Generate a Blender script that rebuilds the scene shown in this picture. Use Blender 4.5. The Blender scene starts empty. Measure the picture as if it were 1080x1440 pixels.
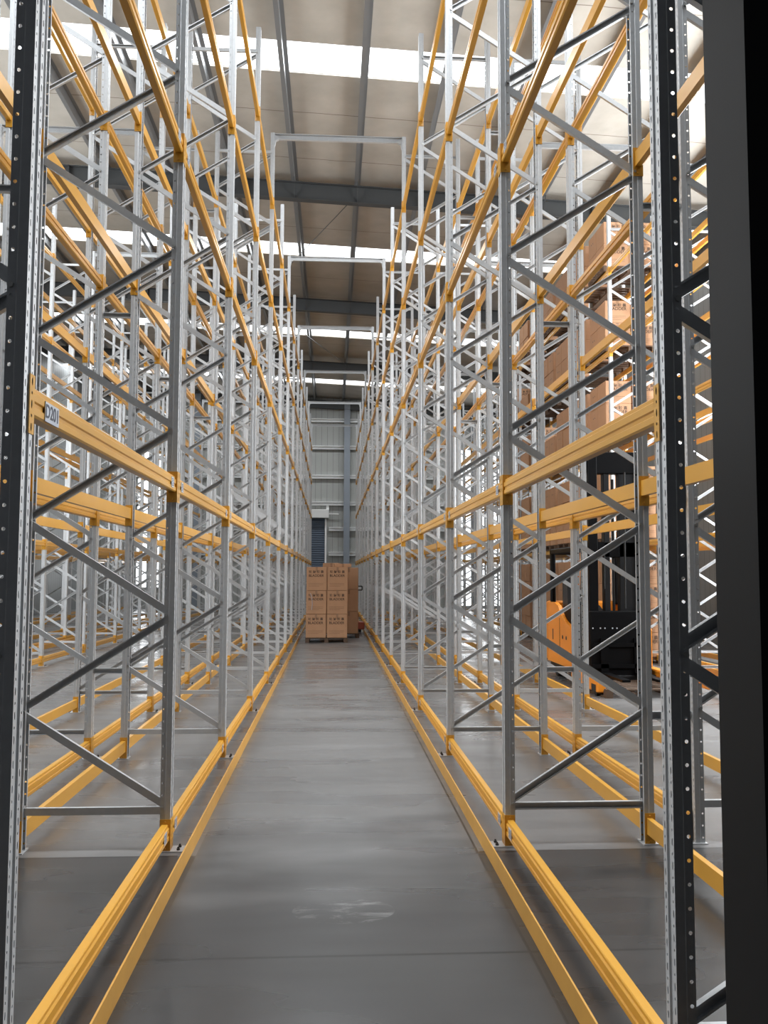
import bpy, math, random
from mathutils import Vector, Matrix
random.seed(7)
PI = math.pi
C = bpy.context.scene.collection
S = bpy.context.scene

# ------------------------------------------------------------------ constants (metres)
F_PX, YAW, PITCH, ROLL = 1239.7, 0.0585, 0.0715, 0.0030
CAM_H = 1.696
Y0, BAY = 2.8282, 2.7783
UW = 0.09                         # width of an upright
DEPTH = 0.955                     # depth of a rack frame
TOP = 8.87
LEVELS = [0.0, 2.15, 4.36, 5.98, 7.59]    # bottom of the end connectors
NFR = 15
END_Y, BACK_Y = 45.3, -1.2
WL, WR = -12.4, 9.7
SLOPE = -0.045
ROOF0 = 10.84                     # height of roof lining above x = 0
def yk(k): return Y0 + k*BAY + UW/2
ORD = ['first','second','third','fourth','fifth','sixth','seventh','eighth','ninth','tenth','eleventh','twelfth','thirteenth','fourteenth','fifteenth']

# ------------------------------------------------------------------ materials
def mat(name, col, rough=0.5, metal=0.0, noise=None, bump=None, emit=None, spec=None):
    m = bpy.data.materials.new(name); m.use_nodes = True
    nt = m.node_tree; b = nt.nodes['Principled BSDF']
    b.inputs['Base Color'].default_value = (*col, 1)
    b.inputs['Roughness'].default_value = rough
    b.inputs['Metallic'].default_value = metal
    if spec is not None: b.inputs['Specular IOR Level'].default_value = spec
    if emit:
        b.inputs['Emission Color'].default_value = (*emit[0], 1); b.inputs['Emission Strength'].default_value = emit[1]
    if noise or bump:
        tc = nt.nodes.new('ShaderNodeTexCoord')
        n = nt.nodes.new('ShaderNodeTexNoise')
        sc, amt = noise or bump
        n.inputs['Scale'].default_value = sc; n.inputs['Detail'].default_value = 4
        nt.links.new(tc.outputs['Object'], n.inputs['Vector'])
        if noise:
            r = nt.nodes.new('ShaderNodeMapRange')
            r.inputs['To Min'].default_value = 1-amt; r.inputs['To Max'].default_value = 1+amt
            nt.links.new(n.outputs['Fac'], r.inputs['Value'])
            mx = nt.nodes.new('ShaderNodeVectorMath'); mx.operation = 'SCALE'
            mx.inputs[0].default_value = col
            nt.links.new(r.outputs[0], mx.inputs['Scale'])
            nt.links.new(mx.outputs[0], b.inputs['Base Color'])
        if bump:
            bp = nt.nodes.new('ShaderNodeBump'); bp.inputs['Strength'].default_value = bump[1]; bp.inputs['Distance'].default_value = 0.01
            nt.links.new(n.outputs['Fac'], bp.inputs['Height']); nt.links.new(bp.outputs[0], b.inputs['Normal'])
    return m

M = {}
M['galv'] = mat('galvanised_steel', (.50,.515,.53), .42, .30, noise=(35, .10))
M['orange'] = mat('orange_powder_coat', (.60,.305,.038), .30, .0, noise=(3, .05))
M['orange_rail'] = mat('worn_orange_paint', (.54,.28,.05), .45, .0, noise=(6, .15))
M['dark'] = mat('charcoal_paint', (.005,.0052,.0058), .6, spec=.15)
M['rafter'] = mat('dark_grey_steel_paint', (.045,.048,.05), .5)
M['purlin'] = mat('purlin_zinc', (.22,.225,.23), .4, .5)
M['colgrey'] = mat('blue_grey_paint', (.23,.26,.30), .5)
M['girt'] = mat('light_zinc', (.86,.87,.87), .5)
M['white'] = mat('white_paint', (.75,.75,.74), .4)
M['card'] = mat('brown_cardboard', (.40,.225,.125), .8, noise=(5, .10))
M['tape'] = mat('packing_tape', (.27,.15,.085), .3)
M['ink'] = mat('dark_ink', (.035,.022,.015), .8)
M['wood'] = mat('pallet_wood', (.085,.05,.03), .8, noise=(9, .25))
M['fork_orange'] = mat('truck_orange', (.80,.27,.02), .35)
M['fork_black'] = mat('truck_black', (.002,.002,.0025), .5, spec=.10)
M['fork_grey'] = mat('truck_dark_grey', (.009,.009,.010), .5, spec=.2)
M['seat'] = mat('seat_vinyl', (.012,.012,.013), .45)
M['rubber'] = mat('rubber', (.012,.012,.012), .8)
M['red'] = mat('red_paint', (.28,.06,.035), .5)
M['label'] = mat('label_sticker', (.44,.47,.53), .45)
M['label_ink'] = mat('label_ink', (.03,.035,.06), .6)
M['steel'] = mat('bolt_steel', (.45,.45,.44), .35, .8)
M['shutter'] = mat('slate_blue_shutter', (.075,.10,.14), .5)
M['backwall'] = mat('dark_wall_and_shade_lining', (.03,.031,.034), .8)
M['bolt_dark'] = mat('dark_fastener', (.03,.03,.03), .5)

def sky_mat(name, strength, col=(.93,.97,1.0)):
    m = bpy.data.materials.new(name); m.use_nodes = True
    nt = m.node_tree; nt.nodes.clear()
    e = nt.nodes.new('ShaderNodeEmission'); e.inputs['Color'].default_value = (*col,1); e.inputs['Strength'].default_value = strength
    o = nt.nodes.new('ShaderNodeOutputMaterial'); nt.links.new(e.outputs[0], o.inputs['Surface'])
    m.cycles.emission_sampling = 'NONE'
    return m
def daylight(name, loc, rot, sx, sy, radiance):
    """area lamp at a skylight sheet or window, real or added as fill"""
    l = bpy.data.lights.new(name, 'AREA'); l.shape = 'RECTANGLE'; l.size = sx; l.size_y = sy
    l.energy = radiance*PI*sx*sy; l.color = (.93,.97,1.0)
    o = bpy.data.objects.new(name, l); bpy.context.scene.collection.objects.link(o); o.location = loc; o.rotation_euler = rot
    return o
M['skylight'] = sky_mat('daylit_skylight_sheet', 3.0)
M['daylight'] = sky_mat('daylit_window_pane', 2.5)
M['daylight_bright'] = sky_mat('unseen_bright_pane', 3.0)

def floor_mat():
    m = bpy.data.materials.new('polished_concrete'); m.use_nodes = True
    nt = m.node_tree; b = nt.nodes['Principled BSDF']; L = nt.links
    tc = nt.nodes.new('ShaderNodeTexCoord')
    def noise(scale, det, rough, st=(1,1,1), dist=0.0):
        mp = nt.nodes.new('ShaderNodeMapping'); mp.inputs['Scale'].default_value = st
        L.new(tc.outputs['Object'], mp.inputs['Vector'])
        n = nt.nodes.new('ShaderNodeTexNoise'); n.inputs['Scale'].default_value = scale
        n.inputs['Detail'].default_value = det; n.inputs['Roughness'].default_value = rough; n.inputs['Distortion'].default_value = dist
        L.new(mp.outputs[0], n.inputs['Vector']); return n.outputs['Fac']
    def math_(op, a, bb, c=None):
        n = nt.nodes.new('ShaderNodeMath'); n.operation = op
        for i, v in enumerate((a, bb, c)):
            if v is None: continue
            if isinstance(v, (int, float)): n.inputs[i].default_value = v
            else: L.new(v, n.inputs[i])
        return n.outputs[0]
    big = noise(.35, 2, .5, (1,1,1), .3); mid = noise(1.3, 3, .5, (.7,1.5,1), 0); fine = noise(22, 2, .5)
    streak = noise(.8, 2, .5, (.5,3,1), 0)
    v = math_('ADD', math_('MULTIPLY', big, .38), math_('MULTIPLY', mid, .34))
    v = math_('ADD', v, math_('MULTIPLY', streak, .2))
    v = math_('ADD', v, math_('MULTIPLY', fine, .05))
    ramp = nt.nodes.new('ShaderNodeValToRGB')
    ramp.color_ramp.interpolation = 'EASE'; ramp.color_ramp.elements[0].position = .2; ramp.color_ramp.elements[0].color = (.100,.099,.100,1)
    ramp.color_ramp.elements[1].position = .8; ramp.color_ramp.elements[1].color = (.190,.187,.186,1)
    L.new(v, ramp.inputs[0])
    sp = nt.nodes.new('ShaderNodeSeparateXYZ'); L.new(tc.outputs['Object'], sp.inputs[0])
    X, Y = sp.outputs[0], sp.outputs[1]
    line = None
    def add(cond):
        nonlocal line
        line = cond if line is None else math_('MAXIMUM', line, cond)
    for yy, w in ((4.07,.010),(10.6,.006),(17.1,.006),(23.6,.006),(30.1,.006),(36.6,.006)):
        add(math_('COMPARE', Y, yy, w))
    # saw cut beside the right-hand rail, and the pour edge under the racks
    add(math_('COMPARE', X, .905, .007))
    add(math_('MULTIPLY', math_('COMPARE', Y, 5.52, .012), math_('GREATER_THAN', math_('ABSOLUTE', X, 0), .92)))
    # white scuffs in the aisle
    sc = noise(9, 6, .75, (.6,1.6,1), .5)
    spot = math_('LESS_THAN', math_('ADD', math_('POWER', math_('DIVIDE', math_('SUBTRACT', X, .07), .26), 2),
                                    math_('POWER', math_('DIVIDE', math_('SUBTRACT', Y, 4.60), .17), 2)), 1.0)
    scf = nt.nodes.new('ShaderNodeMapRange'); scf.inputs['From Min'].default_value = .50; scf.inputs['From Max'].default_value = .68
    L.new(sc, scf.inputs['Value'])
    scuff = math_('MULTIPLY', math_('MULTIPLY', spot, scf.outputs[0]), .8)
    mx = nt.nodes.new('ShaderNodeMix'); mx.data_type = 'RGBA'
    L.new(scuff, mx.inputs[0]); L.new(ramp.outputs[0], mx.inputs[6]); mx.inputs[7].default_value = (.6,.6,.59,1)
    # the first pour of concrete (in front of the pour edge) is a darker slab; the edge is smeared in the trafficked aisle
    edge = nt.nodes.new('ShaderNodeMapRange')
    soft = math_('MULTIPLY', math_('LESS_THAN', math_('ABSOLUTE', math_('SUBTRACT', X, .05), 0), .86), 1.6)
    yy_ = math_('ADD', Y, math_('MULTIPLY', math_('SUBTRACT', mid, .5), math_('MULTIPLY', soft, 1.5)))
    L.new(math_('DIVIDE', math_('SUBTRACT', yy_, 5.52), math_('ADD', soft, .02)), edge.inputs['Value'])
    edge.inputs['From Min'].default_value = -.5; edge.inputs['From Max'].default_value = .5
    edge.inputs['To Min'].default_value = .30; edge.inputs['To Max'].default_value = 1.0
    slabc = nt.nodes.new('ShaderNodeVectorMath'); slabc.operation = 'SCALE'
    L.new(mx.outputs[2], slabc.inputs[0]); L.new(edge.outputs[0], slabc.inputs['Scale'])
    mj = nt.nodes.new('ShaderNodeMix'); mj.data_type = 'RGBA'
    L.new(math_('MULTIPLY', line, .95), mj.inputs[0]); L.new(slabc.outputs[0], mj.inputs[6]); mj.inputs[7].default_value = (.022,.022,.022,1)
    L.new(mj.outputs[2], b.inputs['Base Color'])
    rr = nt.nodes.new('ShaderNodeMapRange'); rr.interpolation_type = 'SMOOTHSTEP'; rr.inputs['To Min'].default_value = .14; rr.inputs['To Max'].default_value = .48
    L.new(math_('ADD', math_('MULTIPLY', streak, .55), math_('MULTIPLY', big, .45)), rr.inputs['Value']); rr.inputs['From Min'].default_value = .25; rr.inputs['From Max'].default_value = .75; L.new(rr.outputs[0], b.inputs['Roughness'])
    b.inputs['Specular IOR Level'].default_value = .38
    return m
M['floor'] = floor_mat()

def clad_mat(name, col, pitch, axis, dark=.55):
    """ribbed sheet cladding: bump plus a thin joint line per sheet"""
    m = bpy.data.materials.new(name); m.use_nodes = True
    nt = m.node_tree; b = nt.nodes['Principled BSDF']; L = nt.links
    b.inputs['Roughness'].default_value = .5
    tc = nt.nodes.new('ShaderNodeTexCoord'); sp = nt.nodes.new('ShaderNodeSeparateXYZ'); L.new(tc.outputs['Object'], sp.inputs[0])
    def mm(op, a, v):
        n = nt.nodes.new('ShaderNodeMath'); n.operation = op; L.new(a, n.inputs[0]); n.inputs[1].default_value = v; return n.outputs[0]
    f = mm('FRACT', mm('DIVIDE', sp.outputs[axis], pitch), 0)
    j = mm('LESS_THAN', f, .07)
    mx = nt.nodes.new('ShaderNodeMix'); mx.data_type = 'RGBA'
    L.new(j, mx.inputs[0]); mx.inputs[6].default_value = (*col,1); mx.inputs[7].default_value = (*[c*dark for c in col],1)
    L.new(mx.outputs[2], b.inputs['Base Color'])
    return m
M['clad_end'] = clad_mat('pale_grey_ribbed_cladding', (.36,.37,.355), .30, 0)
M['clad_side'] = clad_mat('grey_ribbed_cladding', (.22,.23,.23), .30, 1)

def ceil_mat():
    m = bpy.data.materials.new('insulation_lining'); m.use_nodes = True
    nt = m.node_tree; b = nt.nodes['Principled BSDF']; L = nt.links
    b.inputs['Roughness'].default_value = .75
    tc = nt.nodes.new('ShaderNodeTexCoord'); sp = nt.nodes.new('ShaderNodeSeparateXYZ'); L.new(tc.outputs['Object'], sp.inputs[0])
    n = nt.nodes.new('ShaderNodeTexNoise'); n.inputs['Scale'].default_value = 1.6; n.inputs['Detail'].default_value = 4
    L.new(tc.outputs['Object'], n.inputs['Vector'])
    def mm(op, a, v):
        q = nt.nodes.new('ShaderNodeMath'); q.operation = op; L.new(a, q.inputs[0]); q.inputs[1].default_value = v; return q.outputs[0]
    # slightly wavy seam where two widths of lining meet, every 1.95 m
    w = nt.nodes.new('ShaderNodeMath'); w.operation = 'MULTIPLY_ADD'
    L.new(n.outputs['Fac'], w.inputs[0]); w.inputs[1].default_value = .06; L.new(sp.outputs[1], w.inputs[2])
    f = mm('FRACT', mm('DIVIDE', mm('ADD', w.outputs[0], .55), 1.95), 0)
    j = mm('LESS_THAN', f, .012)
    ramp = nt.nodes.new('ShaderNodeValToRGB')
    ramp.color_ramp.elements[0].position = .3; ramp.color_ramp.elements[0].color = (.375,.348,.305,1)
    ramp.color_ramp.elements[1].position = .7; ramp.color_ramp.elements[1].color = (.46,.427,.378,1)
    L.new(n.outputs['Fac'], ramp.inputs[0])
    mx = nt.nodes.new('ShaderNodeMix'); mx.data_type = 'RGBA'
    L.new(j, mx.inputs[0]); L.new(ramp.outputs[0], mx.inputs[6]); mx.inputs[7].default_value = (.20,.17,.14,1)
    L.new(mx.outputs[2], b.inputs['Base Color'])
    bp = nt.nodes.new('ShaderNodeBump'); bp.inputs['Strength'].default_value = .25; bp.inputs['Distance'].default_value = .05
    L.new(n.outputs['Fac'], bp.inputs['Height']); L.new(bp.outputs[0], b.inputs['Normal'])
    return m
M['ceil'] = ceil_mat()

# ------------------------------------------------------------------ mesh builder
class MB:
    def __init__(s): s.v = []; s.f = []; s.mi = []; s.cur = 0
    def face(s, pts):
        i = len(s.v); s.v += [tuple(p) for p in pts]; s.f.append(tuple(range(i, i+len(pts)))); s.mi.append(s.cur)
    def box(s, a, b, bev=0.0):
        (x0,y0,z0),(x1,y1,z1) = a, b
        if x0 > x1: x0,x1 = x1,x0
        if y0 > y1: y0,y1 = y1,y0
        if z0 > z1: z0,z1 = z1,z0
        if bev > 0:
            # chamfered vertical and horizontal edges via an octagonal-ish stack
            e = bev
            def ring(z, d):
                return [(x0+d+e,y0+d,z),(x1-d-e,y0+d,z),(x1-d,y0+d+e,z),(x1-d,y1-d-e,z),(x1-d-e,y1-d,z),(x0+d+e,y1-d,z),(x0+d,y1-d-e,z),(x0+d,y0+d+e,z)]
            rs = [ring(z0,e), ring(z0+e,0), ring(z1-e,0), ring(z1,e)]
            i = len(s.v)
            for r in rs: s.v += r
            for k in range(3):
                for j in range(8):
                    s.f.append((i+8*k+j, i+8*k+(j+1)%8, i+8*k+8+(j+1)%8, i+8*k+8+j)); s.mi.append(s.cur)
            s.f.append(tuple(i+7-j for j in range(8))); s.mi.append(s.cur)
            s.f.append(tuple(i+24+j for j in range(8))); s.mi.append(s.cur)
            return s
        i = len(s.v)
        s.v += [(x0,y0,z0),(x1,y0,z0),(x1,y1,z0),(x0,y1,z0),(x0,y0,z1),(x1,y0,z1),(x1,y1,z1),(x0,y1,z1)]
        for q in ((3,2,1,0),(4,5,6,7),(0,1,5,4),(1,2,6,5),(2,3,7,6),(3,0,4,7)):
            s.f.append(tuple(i+k for k in q)); s.mi.append(s.cur)
        return s
    def prism(s, poly, origin, ax, ay, az, length, caps=True, closed=True):
        """extrude a 2D polygon (in ax, ay) by length along az"""
        o = Vector(origin); ax, ay, az = Vector(ax), Vector(ay), Vector(az)
        n = len(poly); i = len(s.v)
        for t in (0, length):
            s.v += [tuple(o + ax*p[0] + ay*p[1] + az*t) for p in poly]
        for k in range(n if closed else n-1):
            j = (k+1) % n
            s.f.append((i+k, i+j, i+n+j, i+n+k)); s.mi.append(s.cur)
        if caps and closed:
            s.f.append(tuple(i+n-1-k for k in range(n))); s.mi.append(s.cur)
            s.f.append(tuple(i+n+k for k in range(n))); s.mi.append(s.cur)
        return s
    def cyl(s, p, q, r, n=12, r2=None):
        p, q = Vector(p), Vector(q); d = (q-p); L = d.length; d.normalize()
        a = d.orthogonal().normalized(); b = d.cross(a)
        r2 = r if r2 is None else r2
        i = len(s.v)
        for c, rr in ((p, r), (q, r2)):
            s.v += [tuple(c + (a*math.cos(2*PI*k/n) + b*math.sin(2*PI*k/n))*rr) for k in range(n)]
        for k in range(n):
            j = (k+1) % n
            s.f.append((i+k, i+j, i+n+j, i+n+k)); s.mi.append(s.cur)
        s.f.append(tuple(i+n-1-k for k in range(n))); s.mi.append(s.cur)
        s.f.append(tuple(i+n+k for k in range(n))); s.mi.append(s.cur)
        return s
    def tube(s, pts, r, n=8):
        for a, b in zip(pts[:-1], pts[1:]): s.cyl(a, b, r, n)
        return s
    def holed(s, p00, du, dz, w, h, cu, cz, hu, hz):
        """a w x h sheet cell with an eight-sided hole centred at (cu, cz)"""
        p00, du, dz = Vector(p00), Vector(du), Vector(dz)
        P = lambda a, b: tuple(p00 + du*a + dz*b)
        i = len(s.v)
        s.v += [P(0,0), P(w,0), P(w,h), P(0,h)]
        k = .4142
        hole = [(hu,-k*hz),(hu,k*hz),(k*hu,hz),(-k*hu,hz),(-hu,k*hz),(-hu,-k*hz),(-k*hu,-hz),(k*hu,-hz)]
        s.v += [P(cu+a, cz+b) for a, b in hole]
        H = lambda j: i+4+j % 8
        for q in ((i+1,i+2,H(1),H(0)),(i+2,H(2),H(1)),(i+2,i+3,H(3),H(2)),(i+3,H(4),H(3)),(i+3,i,H(5),H(4)),(i,H(6),H(5)),(i,i+1,H(7),H(6)),(i+1,H(0),H(7))):
            s.f.append(q); s.mi.append(s.cur)
    def mesh(s, name, *mats, smooth=False):
        me = bpy.data.meshes.new(name)
        me.from_pydata(s.v, [], s.f)
        for m in mats: me.materials.append(m)
        me.polygons.foreach_set('material_index', s.mi)
        if smooth: me.shade_smooth()
        me.update()
        return me

def link(name, me, parent=None, loc=None, rot=None):
    o = bpy.data.objects.new(name, me); C.objects.link(o)
    if parent: o.parent = parent
    if loc is not None: o.location = loc
    if rot is not None: o.rotation_euler = rot
    return o
def tag(o, label, cat, group=None, kind='thing'):
    o['label'] = label; o['category'] = cat; o['kind'] = kind
    if group: o['group'] = group
    return o
def thing(name, loc, label, cat, group=None, rz=0.0):
    return tag(link(name, None, None, loc, (0,0,rz)), label, cat, group)
def struct(name, mb, *mats):
    o = link(name, mb.mesh(name, *mats)); o['kind'] = 'structure'; return o

def text_mesh(cu, name):
    o = bpy.data.objects.new('tmp', cu); C.objects.link(o)
    dg = bpy.context.evaluated_depsgraph_get(); dg.update()
    me = bpy.data.meshes.new_from_object(o.evaluated_get(dg)); me.name = name
    bpy.data.objects.remove(o); return me
# ------------------------------------------------------------------ camera model (used for choosing what is in view)
cp, sp_ = math.cos(PITCH), math.sin(PITCH)
FW = Vector((math.sin(YAW)*cp, math.cos(YAW)*cp, sp_))
R0 = Vector((math.cos(YAW), -math.sin(YAW), 0)); U0 = R0.cross(FW)
RR = R0*math.cos(ROLL) + U0*math.sin(ROLL); UU = -R0*math.sin(ROLL) + U0*math.cos(ROLL)
EYE = Vector((0,0,CAM_H))
def proj(p):
    d = Vector(p) - EYE; w = d.dot(FW)
    if w < .3: return None
    return 540 + F_PX*d.dot(RR)/w, 720 - F_PX*d.dot(UU)/w, w
def unproj(x, y, Y):
    d = FW + RR*((x-540)/F_PX) - UU*((y-720)/F_PX)
    return EYE + d*(Y/d.y)
def shown_length(a, b, n=24):
    """length in pixels of segment ab that falls inside the frame, times its thickness"""
    a, b = Vector(a), Vector(b); tot = 0; prev = None
    for i in range(n+1):
        q = proj(a.lerp(b, i/n))
        ok = q and 0 <= q[0] <= 1080 and 0 <= q[1] <= 1440
        if ok and prev: tot += math.hypot(q[0]-prev[0], q[1]-prev[1]) * (100/q[2])
        prev = q if ok else None
    return tot

# ------------------------------------------------------------------ the setting
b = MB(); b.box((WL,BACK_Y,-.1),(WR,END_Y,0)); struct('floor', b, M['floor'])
RAFT = [2.85, 11.3, 19.75, 28.3, 36.75, 45.05]
SKY = [(4.2,5.1),(14.65,15.6),(24.0,24.95),(32.5,33.45),(40.9,41.85)]  # first strip is an added, unseen skylight for the near upright faces
def rz(x): return ROOF0 + SLOPE*x
def slab(b, y0, y1, dz0, dz1, x0=WL, x1=WR):
    i = len(b.v)
    b.v += [(x0,y0,rz(x0)+dz0),(x1,y0,rz(x1)+dz0),(x1,y1,rz(x1)+dz0),(x0,y1,rz(x0)+dz0),
            (x0,y0,rz(x0)+dz1),(x1,y0,rz(x1)+dz1),(x1,y1,rz(x1)+dz1),(x0,y1,rz(x0)+dz1)]
    for q in ((3,2,1,0),(4,5,6,7),(0,1,5,4),(1,2,6,5),(2,3,7,6),(3,0,4,7)):
        b.f.append(tuple(i+k for k in q)); b.mi.append(b.cur)
b = MB(); ys = [BACK_Y] + [v for s_ in SKY for v in s_] + [END_Y]
for n, (a, c) in enumerate(zip(ys[0::2], ys[1::2])):
    b.cur = 1 if n == 0 else 0; slab(b, a, c, 0, .12)
struct('ceiling', b, M['ceil'], M['backwall'])       # first section, out of view, is darkened to keep bounce off the nearest uprights
for n, (a, c) in enumerate(SKY):
    b = MB(); slab(b, a, c, .03, .05)
    struct('window_%d' % (n+1), b, M['skylight'])
    xm = (WL+WR)/2; daylight('skylight_or_fill_light', (xm, (a+c)/2, rz(xm)+.01), (0, math.atan(.045), 0), (WR-WL)*.998, c-a-.01, 27.0 if n == 0 else 8.0)  # lamp of the added first strip is boosted to brighten the near uprights
# walls
b = MB(); b.box((WL-.15,BACK_Y,0),(WL,END_Y,12)); struct('wall_left', b, M['clad_side'])
b = MB(); b.box((WR,BACK_Y,0),(WR+.15,END_Y,12)); struct('wall_right', b, M['clad_side'])
b = MB(); b.box((WL,END_Y,0),(WR,END_Y+.15,12)); struct('wall_end', b, M['clad_end'])
b = MB(); b.box((WL,BACK_Y-.15,0),(WR,BACK_Y,12)); struct('wall_back', b, M['backwall'])

# ------------------------------------------------------------------ roof steel
def sloped_box(b, x0, x1, y0, y1, d0, d1):
    slab(b, y0, y1, d0, d1, x0, x1)
for n, y in enumerate(RAFT):
    b = MB()
    sloped_box(b, WL, WR, y-.006, y+.006, -.59, -.20)
    sloped_box(b, WL, WR, y-.10, y+.10, -.605, -.59)
    sloped_box(b, WL, WR, y-.10, y+.10, -.215, -.20)
    for x in range(-10, 10, 4): b.prism([(0,-.59),(.1,-.59),(.1,-.2),(0,-.2)], (x,y-.1,rz(x)), (0,1,0), (0,0,1), (1,0,0), .008)
    o = link('roof_rafter', b.mesh('roof_rafter', M['rafter']))
    o['kind'] = 'structure'
px = [-.92 + 1.44*i for i in range(-7, 8)]
zsec = [(-.075,-.2),(0,-.2),(0,0),(.075,0),(.075,-.004),(.004,-.004),(.004,-.204),(-.075,-.204)]
for n, x in enumerate(px):
    b = MB(); b.prism(zsec, (x,BACK_Y,rz(x)), (1,0,0), (0,0,1), (0,1,0), END_Y-BACK_Y)
    o = link('roof_purlin', b.mesh('roof_purlin', M['purlin']))
    o['kind'] = 'structure'
    st = MB()
    for s_ in (-1, 1): st.prism([(0,0),(s_*.34,.42),(s_*.28,.42),(0,.09)], (x-.004,0,0), (0,1,0), (0,0,1), (1,0,0), .008)
    sm = st.mesh('fly_brace', M['rafter'])
    for y in RAFT[1:-1]: link('fly_brace', sm, o, (0,y,rz(x)-.62))
# thin wind-bracing rods
for n, (x0, y0, x1, y1) in enumerate([(.52,19.9,-2.4,28.1),(-2.4,28.5,.52,36.6)]):
    b = MB(); b.cyl((x0,y0,rz(x0)-.3),(x1,y1,rz(x1)-.3),.011,6)
    tag(link('bracing_rod', b.mesh('bracing_rod', M['rafter'])), 'thin diagonal roof bracing rod %s rafter' % ('just beyond the third' if n == 0 else 'beyond the fourth'), 'bracing rod', 'roof bracing rods')

# end wall dressing: column, girts, roller shutter
ey = END_Y
cx = unproj(487.5, 700, ey).x
b = MB()
b.box((cx-.15,ey-.34,0),(cx+.15,ey-.325,rz(0)-.2)); b.box((cx-.15,ey-.05,0),(cx+.15,ey-.035,rz(0)-.2)); b.box((cx-.006,ey-.33,0),(cx+.006,ey-.04,rz(0)-.2))
tag(link('steel_column', b.mesh('steel_column', M['colgrey'])), 'blue-grey steel column standing against the end wall', 'steel column', 'end wall columns')
for n, (xx, side) in enumerate([(-6.9,'left'),(7.3,'right')]):
    b = MB(); b.box((xx-.15,ey-.34,0),(xx+.15,ey-.325,rz(xx)-.2)); b.box((xx-.15,ey-.05,0),(xx+.15,ey-.035,rz(xx)-.2)); b.box((xx-.006,ey-.33,0),(xx+.006,ey-.04,rz(xx)-.2))
    tag(link('steel_column', b.mesh('steel_column', M['colgrey'])), 'blue-grey steel column of the end wall behind the %s racks' % side, 'steel column', 'end wall columns')
gz = [unproj(470, y, ey).z for y in (592, 630, 671, 708.5, 744, 779)]
NAMES = ['topmost','second highest','third highest','fourth highest','fifth highest','lowest']
csec = [(0,0),(.10,0),(.10,.03),(.094,.03),(.094,.006),(.006,.006),(.006,.174),(.094,.174),(.094,.15),(.10,.15),(.10,.18),(0,.18)]
csec = [(x*1.9, z) for x, z in csec]
door_l, door_r = unproj(430,760,ey).x, unproj(459,760,ey).x
for n, z in enumerate(gz):
    b = MB()
    xs = [(WL, WR)] if n < 4 else [(WL, door_l-.1), (door_r+.12, WR)]
    for a, c in xs: b.prism(csec, (a, ey-.001, z-.09), (0,-1,0), (0,0,1), (1,0,0), c-a)
    tag(link('wall_girt', b.mesh('wall_girt', M['girt'])), 'pale horizontal girt along the end wall cladding, %s of the six' % NAMES[n], 'wall girt', 'end wall girts')
d = thing('roller_shutter', (0,0,0), 'dark slate roller shutter with white hood in the end wall', 'roller shutter')
zt = unproj(450, 729, ey).z; z2 = unproj(450, 717, ey).z
b = MB(); n = 40
prof = []
for i in range(n):
    z = zt*i/n; h = zt/n
    prof += [(0,z),(.022,z+h*.25),(.022,z+h*.7),(0,z+h*.95)]
prof += [(0,zt),(-.03,zt),(-.03,0)]
b.prism(prof, (door_l, ey-.06, 0), (0,-1,0), (0,0,1), (1,0,0), door_r-door_l-.1)
link('shutter_curtain', b.mesh('shutter_curtain', M['shutter']), d)
b = MB(); b.box((door_l-.1,ey-.42,zt),(door_r+.12,ey-.04,z2), .02)
for i in range(1,4): b.box((door_l-.1,ey-.425,zt+(z2-zt)*i/4-.008),(door_r+.12,ey-.418,zt+(z2-zt)*i/4+.008))
link('shutter_hood', b.mesh('shutter_hood', M['white']), d)
for xx in (door_l-.1, door_r-.08):
    b = MB(); b.box((xx,ey-.16,0),(xx+.09,ey-.03,zt)); link('guide_rail', b.mesh('guide_rail', M['girt']), d)
b = MB(); b.box((door_r-.02,ey-.12,z2),(door_r+.12,ey-.02,gz[3])); link('hood_post', b.mesh('hood_post', M['girt']), d)
b = MB(); b.cyl((door_r+.12,ey-.2,(zt+z2)/2),(door_r+.62,ey-.2,(zt+z2)/2-.02),.03,10)
tag(link('fluorescent_tube', b.mesh('fluorescent_tube', M['white'])), 'short white tube sticking out beside the shutter hood', 'tube light')

# wall windows; the side-wall ones are unseen, added to light the rack faces
def window(n, x0, x1, y0, y1, z0, z1, nx, nz, mat_=None, rad=6.2):
    """window frame with mullions plus one pane; lies in a wall plane (x0==x1 or y0==y1)"""
    b = MB(); t = .05; along_y = abs(x1-x0) < 1e-6
    def bar(u0, u1, w0, w1):
        if along_y:
            s_ = -1 if x0 > 0 else 1
            b.box((x0, y0+u0, z0+w0), (x0+s_*.1, y0+u1, z0+w1))
        else: b.box((x0+u0, y0, z0+w0), (x0+u1, y0-.1, z0+w1))
    U = (y1-y0) if along_y else (x1-x0); W = z1-z0
    for i in range(nx+1): bar(max(0,U*i/nx-t), min(U,U*i/nx+t), 0, W)
    for i in range(nz+1): bar(0, U, max(0,W*i/nz-t), min(W,W*i/nz+t))
    o = struct('window_%d' % n, b, M['white'])
    p = MB()
    if along_y:
        s_ = -1 if x0 > 0 else 1
        p.box((x0+s_*.02,y0,z0),(x0+s_*.03,y1,z1))
    else: p.box((x0,y0-.03,z0),(x1,y0-.02,z1))
    if along_y: daylight('window_daylight', (x0+s_*.035, (y0+y1)/2, (z0+z1)/2), (0, PI/2 if s_ < 0 else -PI/2, 0), z1-z0, y1-y0, rad)
    else: daylight('window_daylight', ((x0+x1)/2, y0-.035, (z0+z1)/2), (-PI/2, 0, 0), x1-x0, z1-z0, rad)
    g = link('glass_pane', p.mesh('glass_pane', mat_ or M['daylight']), o)
window(6, WR, WR, 7.0, 10.0, 3.2, 9.6, 4, 3)  # added out of view to brighten the camera-facing steel
window(10, WR, WR, 10.0, 16.2, 2.0, 8.8, 4, 4, M['daylight_bright'], 15.0)  # unseen, placed to light the carton fronts on the right
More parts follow.
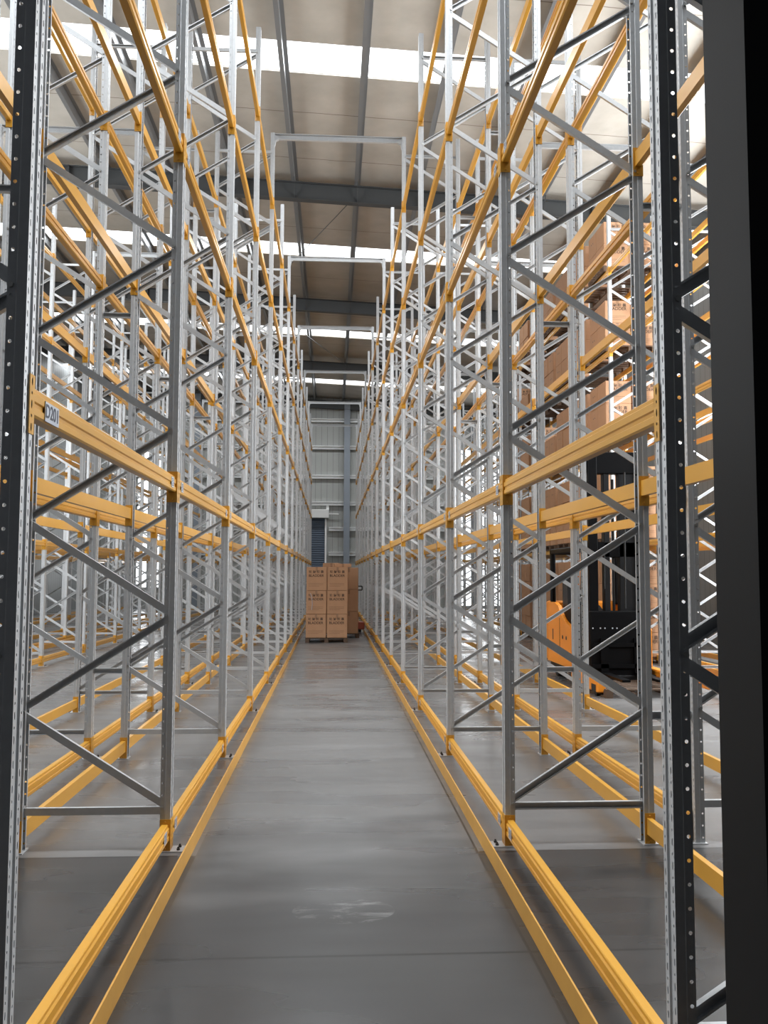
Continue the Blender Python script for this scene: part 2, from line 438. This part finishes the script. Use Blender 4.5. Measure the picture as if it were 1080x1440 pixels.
window(11, WR, WR, 16.2, 20.0, 3.2, 9.6, 2, 3)
window(9, WL, WL, 7.0, 20.0, 3.2, 10.4, 9, 3)  # unseen, added as fill for the left-hand racks
window(7, 6.5, 8.7, ey, ey, .1, 8.2, 2, 6)
window(8, -9.9, -8.7, ey, ey, 1.0, 8.0, 1, 5)

# ------------------------------------------------------------------ rack steel: unique meshes
PITCH_H = .075
def post_mesh(holes, first=None):
    b = MB()
    P = [(.064,-.026),(.064,-.041),(.036,-.041),(.031,-.045),(0,-.045),(0,-.016),(.007,-.012),(.007,.012),(0,.016),(0,.045),(.031,.045),(.036,.041),(.064,.041),(.064,.026)]
    for i in range(len(P)-1):
        a, c = P[i], P[i+1]
        du = Vector((c[0]-a[0], c[1]-a[1], 0)); w = du.length; du.normalize()
        kind = {1:'side',11:'side',4:'face',8:'face'}.get(i) if holes else None
        if not kind:
            b.face([(a[0],a[1],0),(c[0],c[1],0),(c[0],c[1],TOP),(a[0],a[1],TOP)])
            continue
        n = int(TOP/PITCH_H)
        for k in range(n):
            z = k*PITCH_H
            if kind == 'side':
                cu = .014
                b.holed((a[0],a[1],z), du, (0,0,1), w, PITCH_H, cu, PITCH_H/2, .006, .006)
            else:
                off = 0 if i == 4 else PITCH_H/2
                h = PITCH_H/2
                if off: 
                    b.holed((a[0],a[1],z), du, (0,0,1), w, h, w/2, h/2, .0038, .0045)
                    b.holed((a[0],a[1],z+h), du, (0,0,1), w, h, w/2, h/2, .0042, .012)
                else:
                    b.holed((a[0],a[1],z), du, (0,0,1), w, h, w/2, h/2, .0042, .012)
                    b.holed((a[0],a[1],z+h), du, (0,0,1), w, h, w/2, h/2, .0038, .0045)
        z = n*PITCH_H
        b.face([(a[0],a[1],z),(c[0],c[1],z),(c[0],c[1],TOP),(a[0],a[1],TOP)])
    if first is not None:
        b.cur = 1
        for i in range(first, 15, 2):
            for s_ in (-1,1): b.cyl((.052,s_*.041,.26+.5905*i),(.052,s_*.050,.26+.5905*i),.011,6)
    return b.mesh('upright_post', M['galv'], M['steel'])
POST_HF, POST_HR, POST_P = post_mesh(True, 0), post_mesh(True, 1), post_mesh(False)
b = MB(); b.box((-.085,-.06,0),(.075,.06,.006), .0)
b.cur = 1
for y in (-.03,.03):
    b.cyl((-.05,y,.006),(-.05,y,.016),.011,6); b.cyl((-.05,y,.016),(-.05,y,.026),.006,8)
PLATE = b.mesh('base_plate', M['galv'], M['bolt_dark'])
def channel(b, p, q, open_dir, w=.045, d=.026, t=.003):
    """C channel between p and q in the x-z plane, its open side towards open_dir (+1/-1 in y)"""
    p, q = Vector(p), Vector(q); az = (q-p); L = az.length; az.normalize()
    ay = Vector((0,1,0))*open_dir; ax = ay.cross(az)
    sec = [(-w/2,0),(w/2,0),(w/2,d),(w/2-.008,d),(w/2-.008,d-t),(w/2-t,d-t),(w/2-t,t),(-w/2+t,t),(-w/2+t,d-t),(-w/2+.008,d-t),(-w/2+.008,d),(-w/2,d)]
    b.prism(sec, p - ay*d/2, ax, ay, az, L)
NODES = [.26 + .5905*i for i in range(15)]
XA, XB = .045, DEPTH-.045
def brace_pts(i):
    up = i % 2 == 0
    za, zb = NODES[i] + (.022 if i else .01), NODES[i+1] - .022
    return ((XA if up else XB, 0, za), (XB if up else XA, 0, zb), -1 if up else 1)
def one_brace(p, q, od):
    b = MB(); c = Vector(((p[0]+q[0])/2, 0, (p[2]+q[2])/2))
    channel(b, Vector(p)-c, Vector(q)-c, od)
    return b.mesh('diagonal_brace', M['galv']), c
BR_UP = one_brace(*brace_pts(2)); BR_DN = one_brace(*brace_pts(3))
b = MB(); channel(b, (-(XB-XA)/2,0,0), ((XB-XA)/2,0,0), -1); BR_H = b.mesh('horizontal_brace', M['galv'])
b = MB()
for i in range(14): channel(b, *brace_pts(i))
for z in (.24, 8.56): channel(b, (XA,0,z), (XB,0,z), -1)
LATTICE = b.mesh('lattice_bracing', M['galv'])
BL = BAY - UW                      # clear beam length
bsec = [(.05,0),(.011,0),(.004,.007),(.004,.028),(.010,.033),(.010,.047),(.004,.052),(.004,.077),(.012,.083),(.012,.096),(.016,.10),(.05,.10)]
b = MB(); b.prism([(x,z) for x,z in bsec], (0,-BL/2,0), (1,0,0), (0,0,1), (0,1,0), BL)
BEAM = b.mesh('rack_beam', M['orange'])
def connector(s_):
    """end connector: L-plate, side flange against the post and hooked face plate with slots"""
    b = MB(); y = s_*BL/2; zb = -.065; H = .195
    b.box((-.004, y-s_*.004, zb), (.062, y, zb+H))
    w = .043
    cells = [(.03,.013),(.045,.0),(.03,.005),(.045,.013),(.045,.013)]
    z = zb
    for h, hz in ((.045,.013),(.03,.005),(.045,.013),(.03,.005),(.045,.013)):
        b.holed((-.004, y-s_*.004, z), (0,s_,0), (0,0,1), w+.004, h, .026, h/2, .0055, hz); z += h
    a, c = y-s_*.004, y+s_*w
    for q in ([(-.004,c,zb),(-.0005,c,zb),(-.0005,c,zb+H),(-.004,c,zb+H)], [(-.004,a,zb),(-.0005,a,zb),(-.0005,c,zb),(-.004,c,zb)], [(-.004,a,zb+H),(-.0005,a,zb+H),(-.0005,c,zb+H),(-.004,c,zb+H)]): b.face(q)
    b.cyl((.03,y-s_*.004,zb+H-.016),(.03,y-s_*.012,zb+H-.016),.006,8); b.cyl((.03,y-s_*.004,zb+.02),(.03,y-s_*.012,zb+.02),.007,8)
    return b.mesh('end_connector', M['orange'])
CON_A, CON_B = connector(-1), connector(1)
b = MB(); b.box((.0015,-.04,.018),(.004,.04,.082)); b.cur = 1
for i in range(5): b.box((.0008,-.03,.028+.010*i),(.0016,.03-.008*(i % 2),.032+.010*i))
STICK = b.mesh('spec_sticker', M['label'], M['label_ink'])

# rows: (key, x of the face towards -X or +X, facing of the 'front', ordinal, side, first k)
ROWS = [ # name, x_front, facing (+1 = faces +X), first frame, label
 ('LA', -.9824,  1, 0, 'first rack row left of the aisle'),
 ('LB', -3.160, -1, 1, 'second rack row left of the aisle'),
 ('LC', -5.320,  1, 4, 'third rack row left of the aisle'),
 ('LD', -7.490, -1, 6, 'fourth rack row left of the aisle'),
 ('LE', -9.650,  1, 8, 'fifth rack row left of the aisle'),
 ('RA', 1.0976, -1, 0, 'first rack row right of the aisle'),
 ('RB', 3.273,   1, 1, 'second rack row right of the aisle'),
 ('RC', 5.400,  -1, 3, 'third rack row right of the aisle'),
 ('RD', 7.575,   1, 4, 'fourth rack row right of the aisle'),
]
beams = []
for key, xf, fc, k0, rl in ROWS:
    for k in range(k0, NFR):
        y = yk(k)
        rot = PI if fc > 0 else 0.0
        near = key in ('LA','RA') and k <= 8 or key in ('LB','RB') and k <= 7 or key in ('LC','RC') and k <= 7
        fr = thing('rack_upright', (xf, y, 0), 'grey rack upright, %s back from the camera, %s' % (ORD[k], rl), 'rack upright', 'uprights of the racks', rot)
        holes = near and k <= 5
        p1 = link('upright_post', POST_HF if holes else POST_P, fr); p2 = link('upright_post', POST_HR if holes else POST_P, fr, (DEPTH,0,0), (0,0,PI))
        if near:
            for p in (p1, p2): link('base_plate', PLATE, p)
            for i in range(14):
                me, c = BR_UP if i % 2 == 0 else BR_DN
                if i == 0:
                    a, q, od = brace_pts(0); c = Vector(((a[0]+q[0])/2, 0, (a[2]+q[2])/2))
                    link('diagonal_brace', me, fr, c)
                else: link('diagonal_brace', me, fr, c + Vector((0,0,(i - (2 if i % 2 == 0 else 3))*.5905)))
            for z in (.24, 8.56): link('horizontal_brace', BR_H, fr, (DEPTH/2,0,z))
        else:
            link('lattice_bracing', LATTICE, fr)
        if k < NFR-1:
            for lv, z in enumerate(LEVELS):
                for side in (0, 1):
                    x = xf if side == 0 else xf - fc*DEPTH
                    f2 = fc if side == 0 else -fc
                    aisle = (abs(x) < min(abs(xf), abs(xf - fc*DEPTH)) + 1e-6)
                    yc = y + BAY/2; zc = z + .065
                    sc = shown_length((x,yc-BL/2,zc+.05),(x,yc+BL/2,zc+.05))
                    beams.append((sc, x, f2, yc, zc, lv, k, 'near' if aisle else 'far', rl, key))
beams.sort(key=lambda t: -t[0])
LV = ['floor-level','first-shelf','second-shelf','third-shelf','top-shelf']
rest = MB()
TXT = bpy.data.curves.new('location_code', 'FONT'); TXT.body = 'D201'; TXT.size = .066; TXT.align_x = 'CENTER'; TXT.align_y = 'CENTER'; TXT.offset = .0012; TXT.extrude = .0004
TXT.materials.append(M['label_ink']); TXT = text_mesh(TXT, 'location_code')
n_ind = 0
for sc, x, f2, yc, zc, lv, k, nf, rl, key in beams:
    if sc <= 0: continue
    rot = PI if f2 > 0 else 0.0
    if n_ind < 300:
        o = link('rack_beam', BEAM, None, (x,yc,zc), (0,0,rot))
        tag(o, 'orange %s beam, %s bay back, %s side of %s' % (LV[lv], ORD[k], nf, rl), 'rack beam', 'orange rack beams')
        link('end_connector', CON_A, o); link('end_connector', CON_B, o)
        if key in ('LA','RA') and nf == 'near' and k <= 3 and lv in (0, 1, 2):
            for s_ in (-1,1):
                if key == 'LA' and lv == 1 and k == 0 and s_ == 1: continue
                if key == 'RA' and lv == 1 and k == 0: continue
                link('spec_sticker', STICK, o, (0, s_*(BL/2-.13), 0))
        if key == 'LA' and lv == 1 and k == 0 and nf == 'near':
            b = MB(); b.box((.001,-.075,.004),(.004,.075,.072)); pl = link('location_label', b.mesh('location_label', M['label']), o, (0,BL/2-.205,0))
            pl['label'] = 'grey sticker reading D201'
            tx = link('location_code', TXT, pl, (.0004,0,.038)); tx.rotation_euler = (PI/2,0,-PI/2)
        n_ind += 1
    else:
        rest.prism([(q[0]*-f2,q[1]) for q in [(.05,0),(.004,.004),(.004,.08),(.012,.1),(.05,.1)]], (x,yc-BL/2,zc), (1,0,0), (0,0,1), (0,1,0), BL)
        for s_ in (-1,1):
            y = yc+s_*BL/2
            rest.box((x+f2*.004,y-s_*.004,zc-.065),(x-f2*.06,y,zc+.13)); rest.box((x+f2*.004,y-s_*.004,zc-.065),(x+f2*.001,y+s_*.043,zc+.13))
ro = link('distant_rack_beams', rest.mesh('distant_rack_beams', M['orange']))
tag(ro, 'the many small orange beams of the far bays deep in the racks', 'rack beams', None, 'stuff')

# back-to-back spacers between the two halves of a double row
for a, c, ks, side in ((-.9824-DEPTH, -3.160+DEPTH, range(1,8), 'left'), (1.0976+DEPTH, 3.273-DEPTH, range(1,8), 'right')):
    x0, x1 = min(a,c), max(a,c); b = MB()
    channel(b, (-(x1-x0)/2,0,0), ((x1-x0)/2,0,0), -1, .05, .03); me = b.mesh('row_spacer', M['galv'])
    for k in ks:
        for z, zn in ((.80,'low'),(4.17,'middle'),(7.55,'high')):
            o = link('row_spacer', me, None, ((x0+x1)/2, yk(k), z))
            tag(o, 'short grey %s spacer tying the double rack row on the %s, %s upright back' % (zn, side, ORD[k]), 'row spacer', 'row spacers')

# portal ties over the aisles
def tie(x0, x1, y, name, label):
    t = thing(name, ((x0+x1)/2, y, TOP), label, 'aisle tie', 'ties bridging the rack tops')
    w = x1-x0
    b = MB(); channel(b, (-w/2-.06,0,-.05), (w/2+.06,0,-.05), -1, .10, .045); link('tie_bar', b.mesh('tie_bar', M['galv']), t)
    for s_ in (-1,1):
        b = MB(); p = [(.03*s_,.09),(.09*-s_,0),(.06*-s_,-.012),(.02*-s_,-.03),(.012*-s_,-.09),(.03*s_,-.2)]
        b.prism(p, (s_*w/2,-.03,-.09), (1,0,0), (0,0,1), (0,1,0), .06); link('corner_gusset', b.mesh('corner_gusset', M['galv']), t)
    return t
for k in range(2, 15, 2):
    tie(-.9824, 1.0976, yk(k), 'aisle_tie', 'grey portal tie across the main aisle, at the %s rack uprights back' % ORD[k])
    if k >= 4:
        tie(-5.320, -3.160, yk(k), 'aisle_tie', 'grey tie bridging the next aisle to the left, %s uprights back' % ORD[k])
        tie(3.273, 5.400, yk(k), 'aisle_tie', 'grey tie bridging the next aisle to the right, %s uprights back' % ORD[k])

# floor guide rails
for x, s_, nm in ((-.84, 1, 'left'), (.95, -1, 'right')):
    b = MB(); y0, y1 = Y0-1.0, yk(14)
    sec = [(0,0),(0,.10),(-s_*.012,.104),(-s_*.05,.104),(-s_*.05,.098),(-s_*.006,.098),(-s_*.006,0)]
    sec = [(0,0),(0,.105),(-s_*.008,.105),(-s_*.008,.008),(-s_*.055,.008),(-s_*.055,0)]
    b.prism(sec, (x,y0,0), (1,0,0), (0,0,1), (0,1,0), y1-y0)
    o = link('guide_rail_angle', b.mesh('guide_rail_angle', M['orange_rail']))
    tag(o, 'orange steel guide rail along the floor on the %s edge of the aisle' % nm, 'guide rail', 'floor guide rails')
    b = MB(); b.cyl((0,0,.008),(0,0,.02),.012,6); bm = b.mesh('anchor_bolt', M['steel'])
    for i in range(16): link('anchor_bolt', bm, o, (x-s_*.03, 3.5+2.4*i, 0))

# dark column at the right edge, close to the camera
ya, yb = 2.22, 2.48
xa = unproj(1003, 700, yb).x
b = MB(); b.box((xa,ya,0),(xa+.34,yb,rz(1)-.02), .006)
b.box((xa-.005,ya-.012,0),(xa+.345,ya,rz(1)-.02))
tag(link('dark_column', b.mesh('dark_column', M['dark'])), 'plain charcoal steel column filling the right edge, closest to camera', 'steel column')

# ------------------------------------------------------------------ cartons and pallets
FONT_T = []
def fcurve(body, size):
    t = bpy.data.curves.new('printed_text', 'FONT'); t.body = body; t.size = size; t.align_x = 'CENTER'; t.align_y = 'CENTER'; t.offset = size*.006 if ' ' in body else size*.014
    t.materials.append(M['ink']); return text_mesh(t, 'printed_text')
T_CN, T_EN = fcurve('轮 胎 胶 囊', .078), fcurve('BLADDER', .088)
CARTONS = {}
def carton_mesh(w, d, h):
    key = (w,d,h)
    if key not in CARTONS:
        b = MB(); b.box((-w/2,-d/2,0),(w/2,d/2,h), .008); me = b.mesh('cardboard_carton', M['card'])
        b = MB(); b.box((-.028,-d/2-.0008,h-.12),(.028,-d/2,h-.004)); b.box((-.028,-d/2,h),(.028,d/2,h+.0008)); tp = b.mesh('packing_tape', M['tape'])
        b = MB()
        for i, ww in enumerate((.74,.74,.55)): b.box((-w/2*.82,-d/2-.0008,h*.30-i*.035),(-w/2*.82+w*ww,-d/2-.0002,h*.30-i*.035+.004))
        ln = b.mesh('printed_lines', M['ink'])
        b = MB(); b.box((-.11,-d/2-.0005,h*.70),(.11,-d/2,h*.71))
        hh = MB()
        for s_ in (-1,1): hh.cyl((-w/2-.001, s_*.05, h*.62),(-w/2+.002, s_*.05, h*.62),.016,10)
        CARTONS[key] = (me, tp, ln, hh.mesh('hand_hole', M['bolt_dark']))
    return CARTONS[key]
def carton(x, y, z, w, d, h, label, group, text=True, rz_=0.0, detail=True):
    me, tp, ln, hh = carton_mesh(w, d, h)
    o = link('cardboard_carton', me, None, (x,y,z), (0,0,rz_)); tag(o, label, 'carton', group)
    if detail: link('packing_tape', tp, o)
    if text:
        link('printed_lines', ln, o)
        for t, dz in ((T_CN, h*.79), (T_EN, h*.63)):
            q = link('printed_text', t, o, (-.01,-d/2-.0012,dz)); q.rotation_euler = (PI/2,0,0)
    elif detail: link('hand_hole', hh, o)
    return o
b = MB()
PW, PD = 1.06, 1.06
def pallet_mesh(w, d):
    b = MB()
    for i in range(7): b.box((-w/2, -d/2+i*(d-.09)/6, .10), (w/2, -d/2+i*(d-.09)/6+.09, .122))
    dk = b.mesh('deck_boards', M['wood'])
    b = MB()
    for x in (-w/2+.05, 0, w/2-.05):
        b.box((x-.05,-d/2,.022),(x+.05,d/2,.10)) if False else None
        for y in (-d/2+.06, 0, d/2-.06): b.box((x-.05,y-.06,.022),(x+.05,y+.06,.10))
        b.box((x-.05,-d/2,0),(x+.05,d/2,.022))
    return dk, b.mesh('bearer_blocks', M['wood'])
PAL = pallet_mesh(1.06, 1.06)
def pallet(x, y, z, label, group, rz_=0.0):
    t = thing('wooden_pallet', (x,y,z), label, 'pallet', group, rz_)
    link('deck_boards', PAL[0], t); link('bearer_blocks', PAL[1], t); return t
# aisle stack
g = 'cartons stacked in the main aisle'
pallet(-.13, 22.33+.55, 0, 'wooden pallet under the front carton stack in the aisle', 'pallets')
pallet(.22, 24.0+.55, 0, 'wooden pallet under the rear carton stack in the aisle', 'pallets')
ch = .592
for c_, (x, cn) in enumerate(((-.395,'left'),(.135,'right'))):
    for l_, ln_ in enumerate(('bottom','middle','top')):
        carton(x+.004*((l_*7) % 3), 22.33+.26, .123+l_*ch, .505, .52, ch-.004, 'brown printed carton in the aisle, %s layer of %s front column' % (ln_, cn), g)
        carton(x, 22.33+.80, .123+l_*ch, .505, .52, ch-.004, 'brown carton behind the %s front aisle column, %s layer' % (cn, ln_), g, text=False)
for c_, (x, cn) in enumerate(((-.06,'left'),(.46,'right'))):
    for l_, ln_ in enumerate(('bottom','middle','top')):
        dz = .06 if (c_ == 0 and l_ == 2) else 0
        carton(x, 24.0+.26, .123+l_*ch, .505, .52, ch-.004, 'brown carton on the rear aisle pallet, %s column, %s layer' % (cn, ln_), g, text=False)
carton(-.02, 24.0+.26, .123+3*ch, .46, .50, .12, 'low flat carton topping the rear aisle stack, left half', g, text=False)
carton(.28, 23.2, .123+3*ch, .44, .50, .09, 'low flat carton lying on top of the right front aisle column', g, text=False)
b = MB(); b.tube([(-.63+.09,22.328,1.24),(-.50,22.326,1.12),(-.49,22.326,.95),(-.505,22.326,.82)], .006, 6)
tag(link('packing_string', b.mesh('packing_string', M['label'])), 'loose pale string hanging on the left middle carton', 'string')

# hand pallet truck behind the stack
t = thing('hand_pallet_truck', (.78,25.6,0), 'red hand pallet truck standing behind the aisle cartons by the right rail', 'pallet truck')
b = MB()
for x in (-.2,.04): b.box((x-.08,.0,.16),(x+.08,1.1,.21), .01)
link('forks', b.mesh('forks', M['red']), t)
b = MB(); b.box((-.28,-.16,.14),(.16,.02,.36), .02); b.cyl((-.06,-.1,.3),(-.06,-.1,.6),.05,12); link('pump_body', b.mesh('pump_body', M['red']), t)
b = MB(); b.cyl((-.12,-.1,.09),(.0,-.1,.09),.09,16); b.cyl((-.25,.95,.05),(-.15,.95,.05),.05,12); b.cyl((0,.95,.05),(.1,.95,.05),.05,12); link('wheels', b.mesh('wheels', M['rubber']), t)
b = MB(); b.cyl((-.06,-.1,.55),(-.06,-.3,1.25),.02,8); b.tube([(-.2,-.31,1.27),(.08,-.31,1.27),(.08,-.33,1.38),(-.2,-.33,1.38),(-.2,-.31,1.27)],.016,8); link('tiller_handle', b.mesh('tiller_handle', M['rubber']), t)

# loads in the third row on the right
LAY = {0:(4,.47), 1:(3,.47), 2:(2,.45), 3:(2,.45), 4:(2,.45)}
for k in range(5, 9):
    for lv, z in enumerate(LEVELS):
        base = (z + .165) if lv else 0.0
        for s_, sn in ((0,'nearer'),(1,'farther')):
            yc = yk(k) + (.09 + .60 if s_ == 0 else .09 + .60 + 1.30)
            xc = 5.40 + .50
            if lv == 0 and k < 7: pass
            pallet(xc, yc, base, 'wooden pallet, %s of two, %s position, %s loaded bay of third right row' % (sn, LV[lv], ORD[k-5]), 'pallets on the racks')
            nl, hh = LAY[lv]
            if (k, lv, s_) in ((6,2,1),(7,3,1),(8,4,0)): nl -= 1
            for l_ in range(nl):
                for c_ in range(2):
                    xs = [0] if not (k == 5 and s_ == 0 and c_ == 0) else [0, 1]
                    for xi in xs:
                        carton(xc-.265+.53*xi+random.uniform(-.012,.012), yc-.265+.53*c_, base+.123+l_*(hh+.002), .515, .515, hh,
                            'brown carton, layer %d up, %s column%s, %s pallet, %s, %s bay right' % (l_+1, 'near' if c_ == 0 else 'far', ' inner' if xi else '', sn, LV[lv], ORD[k-5]),
                            'cartons on the right-hand racks', text=(c_ == 0 and s_ == 0), detail=(k <= 6))

# ------------------------------------------------------------------ reach truck
T = thing('reach_truck', (4.40, 13.4, 0), 'orange and black reach truck parked in the next aisle to the right', 'forklift')
# mast
b = MB()
for x0, x1 in ((-.45,-.31),(.30,.45)): b.box((x0,-.02,.12),(x1,.20,3.62), .01)
b.box((-.45,0,3.28),(.45,.18,3.62), .01); b.box((-.45,.02,1.98),(.45,.18,2.22), .01)
mast = link('outer_mast', b.mesh('outer_mast', M['fork_black']), T)
b = MB()
for x0, x1 in ((-.20,-.11),(.04,.30)): b.box((x0,.02,.9),(x1,.16,3.6), .008)
link('inner_mast', b.mesh('inner_mast', M['fork_grey']), T)
b = MB(); b.cyl((-.04,.08,.3),(-.04,.08,3.2),.022,12); b.tube([(.10,-.03,1.2),(.10,-.05,2.0),(.12,-.03,3.3)],.014,8); b.tube([(-.22,-.03,1.5),(-.22,-.05,2.1)],.012,8)
link('hydraulic_lines', b.mesh('hydraulic_lines', M['rubber']), T)
b = MB(); b.box((-.47,-.10,.16),(.47,.10,1.16), .015); b.box((-.45,-.13,.62),(.45,-.09,.68)); b.box((-.45,-.13,.30),(.45,-.09,.36))
car = link('fork_carriage', b.mesh('fork_carriage', M['fork_black']), T)
b = MB()
for i in range(10):
    x = -.42 + .84*i/9 + (.012 if i % 2 else -.012)
    b.cyl((x,-.102,.90),(x,-.106,.90),.011,8)
link('carriage_bolts', b.mesh('carriage_bolts', M['label']), car)
b = MB(); b.box((-.55,-.12,.03),(.55,.12,.19), .015); link('lower_crossmember', b.mesh('lower_crossmember', M['fork_grey']), T)
b = MB()
for x in (-.26,.26):
    b.box((x-.06,-1.1,.20),(x+.06,-.1,.235)); b.box((x-.06,-.13,.2),(x+.06,-.09,.75))
for q in (-1,1):
    b2 = MB(); x = q*.60
    b2.box((x-.07,-1.06,.05),(x+.07,.3,.27), .02)
    leg = link('straddle_leg', b2.mesh('straddle_leg', M['fork_orange']), T)
    b2 = MB(); b2.box((x-.075,-1.0,.06),(x-.066 if q < 0 else x+.05,-.80,.16)); b2.cyl((x-.05,-.92,.075),(x+.05,-.92,.075),.075,16); link('load_wheel', b2.mesh('load_wheel', M['rubber']), leg)
link('forks', b.mesh('forks', M['fork_black']), T)
# chassis
flank = [(.35,.24),(1.85,.24),(1.85,1.24),(1.35,1.25),(1.12,1.20),(.95,1.06),(.80,.98),(.42,.90),(.35,.84)]
b = MB(); b.prism(flank, (-.65,0,0), (0,1,0), (0,0,1), (1,0,0), .06); b.prism(flank, (.59,0,0), (0,1,0), (0,0,1), (1,0,0), .06)
b.box((-.65,1.80,.24),(.65,1.95,1.26), .03)
body = link('body_panels', b.mesh('body_panels', M['fork_orange']), T)
b = MB()
for y in (.62,.84): b.cyl((-.656,y,.70),(-.64,y,.70),.032,12)
b.box((-.655,1.45,.62),(-.645,1.49,.80)); b.box((-.655,1.02,.5),(-.648,1.03,1.0))
link('vent_holes', b.mesh('vent_holes', M['bolt_dark']), body)
b = MB(); b.box((-.59,.35,.2),(.59,1.8,.80), .02); b.box((-.59,.30,.14),(.59,1.9,.24)); link('chassis', b.mesh('chassis', M['fork_grey']), T)
b = MB(); b.prism([(.35,.82),(.95,1.04),(.95,1.15),(.70,1.22),(.35,1.10)], (-.58,0,0), (0,1,0), (0,0,1), (1,0,0), .5); link('console', b.mesh('console', M['fork_black']), T)
b = MB(); b.box((-.45,1.05,1.0),(.1,1.55,1.16), .05); b.box((-.45,1.48,1.1),(.1,1.64,1.75), .06); link('driver_seat', b.mesh('driver_seat', M['seat']), T)
b = MB(); b.cyl((-.25,.80,1.22),(-.25,.86,1.30),.02,8)
pts = [(-.25+.14*math.cos(a), .86+.08*math.sin(a), 1.30+.1*math.sin(a)) for a in [2*PI*i/14 for i in range(15)]]
b.tube(pts, .016, 6); link('steering_wheel', b.mesh('steering_wheel', M['fork_black']), T)
b = MB()
for x in (-.60,.52):
    b.box((x,1.74,1.2),(x+.08,1.86,2.10), .02); b.box((x,.30,2.06),(x+.08,1.86,2.16), .02)
    b.prism([(.30,2.16),(.30,2.02),(.42,1.80),(.48,1.80),(.44,2.04),(.5,2.10)], (x,0,0), (0,1,0), (0,0,1), (1,0,0), .08)
b.box((-.60,.30,2.06),(.60,.40,2.16), .02); b.box((-.60,1.78,2.06),(.60,1.86,2.16), .02)
for i in range(5): b.box((-.58,.5+.26*i,2.08),(.58,.54+.26*i,2.12))
link('overhead_guard', b.mesh('overhead_guard', M['fork_black']), T)
b = MB(); b.cyl((-.52,.42,.9),(-.50,.36,2.06),.028,10); b.cyl((.54,.42,.9),(.54,.36,2.06),.028,10); link('guard_post', b.mesh('guard_post', M['fork_orange']), T)
for x in (-.5,.5):
    b = MB(); b.cyl((x-.07,1.55,.16),(x+.07,1.55,.16),.16,20); link('drive_wheel', b.mesh('drive_wheel', M['rubber']), T)
pallet(4.33, 12.72, .0, 'empty wooden pallet lying in front of the reach truck mast', 'pallets', .02)

# ------------------------------------------------------------------ camera
cam = bpy.data.cameras.new('camera'); co = bpy.data.objects.new('camera', cam); C.objects.link(co)
cam.sensor_fit = 'VERTICAL'; cam.sensor_height = 36.0; cam.lens = 36.0*F_PX/1440.0
cam.clip_start = .05; cam.clip_end = 200
m = Matrix((RR, UU, -FW)).transposed().to_4x4(); m.translation = EYE
co.matrix_world = m
S.camera = co

# ------------------------------------------------------------------ light and view
w = bpy.data.worlds.new('world'); S.world = w; w.use_nodes = True
w.node_tree.nodes['Background'].inputs[0].default_value = (.75,.85,1,1); w.node_tree.nodes['Background'].inputs[1].default_value = .6
S.view_settings.view_transform = 'Standard'; S.view_settings.look = 'None'
S.view_settings.exposure = 0.2; S.view_settings.gamma = 1.0; S.view_settings.use_curve_mapping = False
cy = S.cycles
cy.max_bounces = 8; cy.diffuse_bounces = 5; cy.glossy_bounces = 3; cy.caustics_reflective = False; cy.caustics_refractive = False
cy.use_denoising = True; cy.sample_clamp_indirect = 6.0
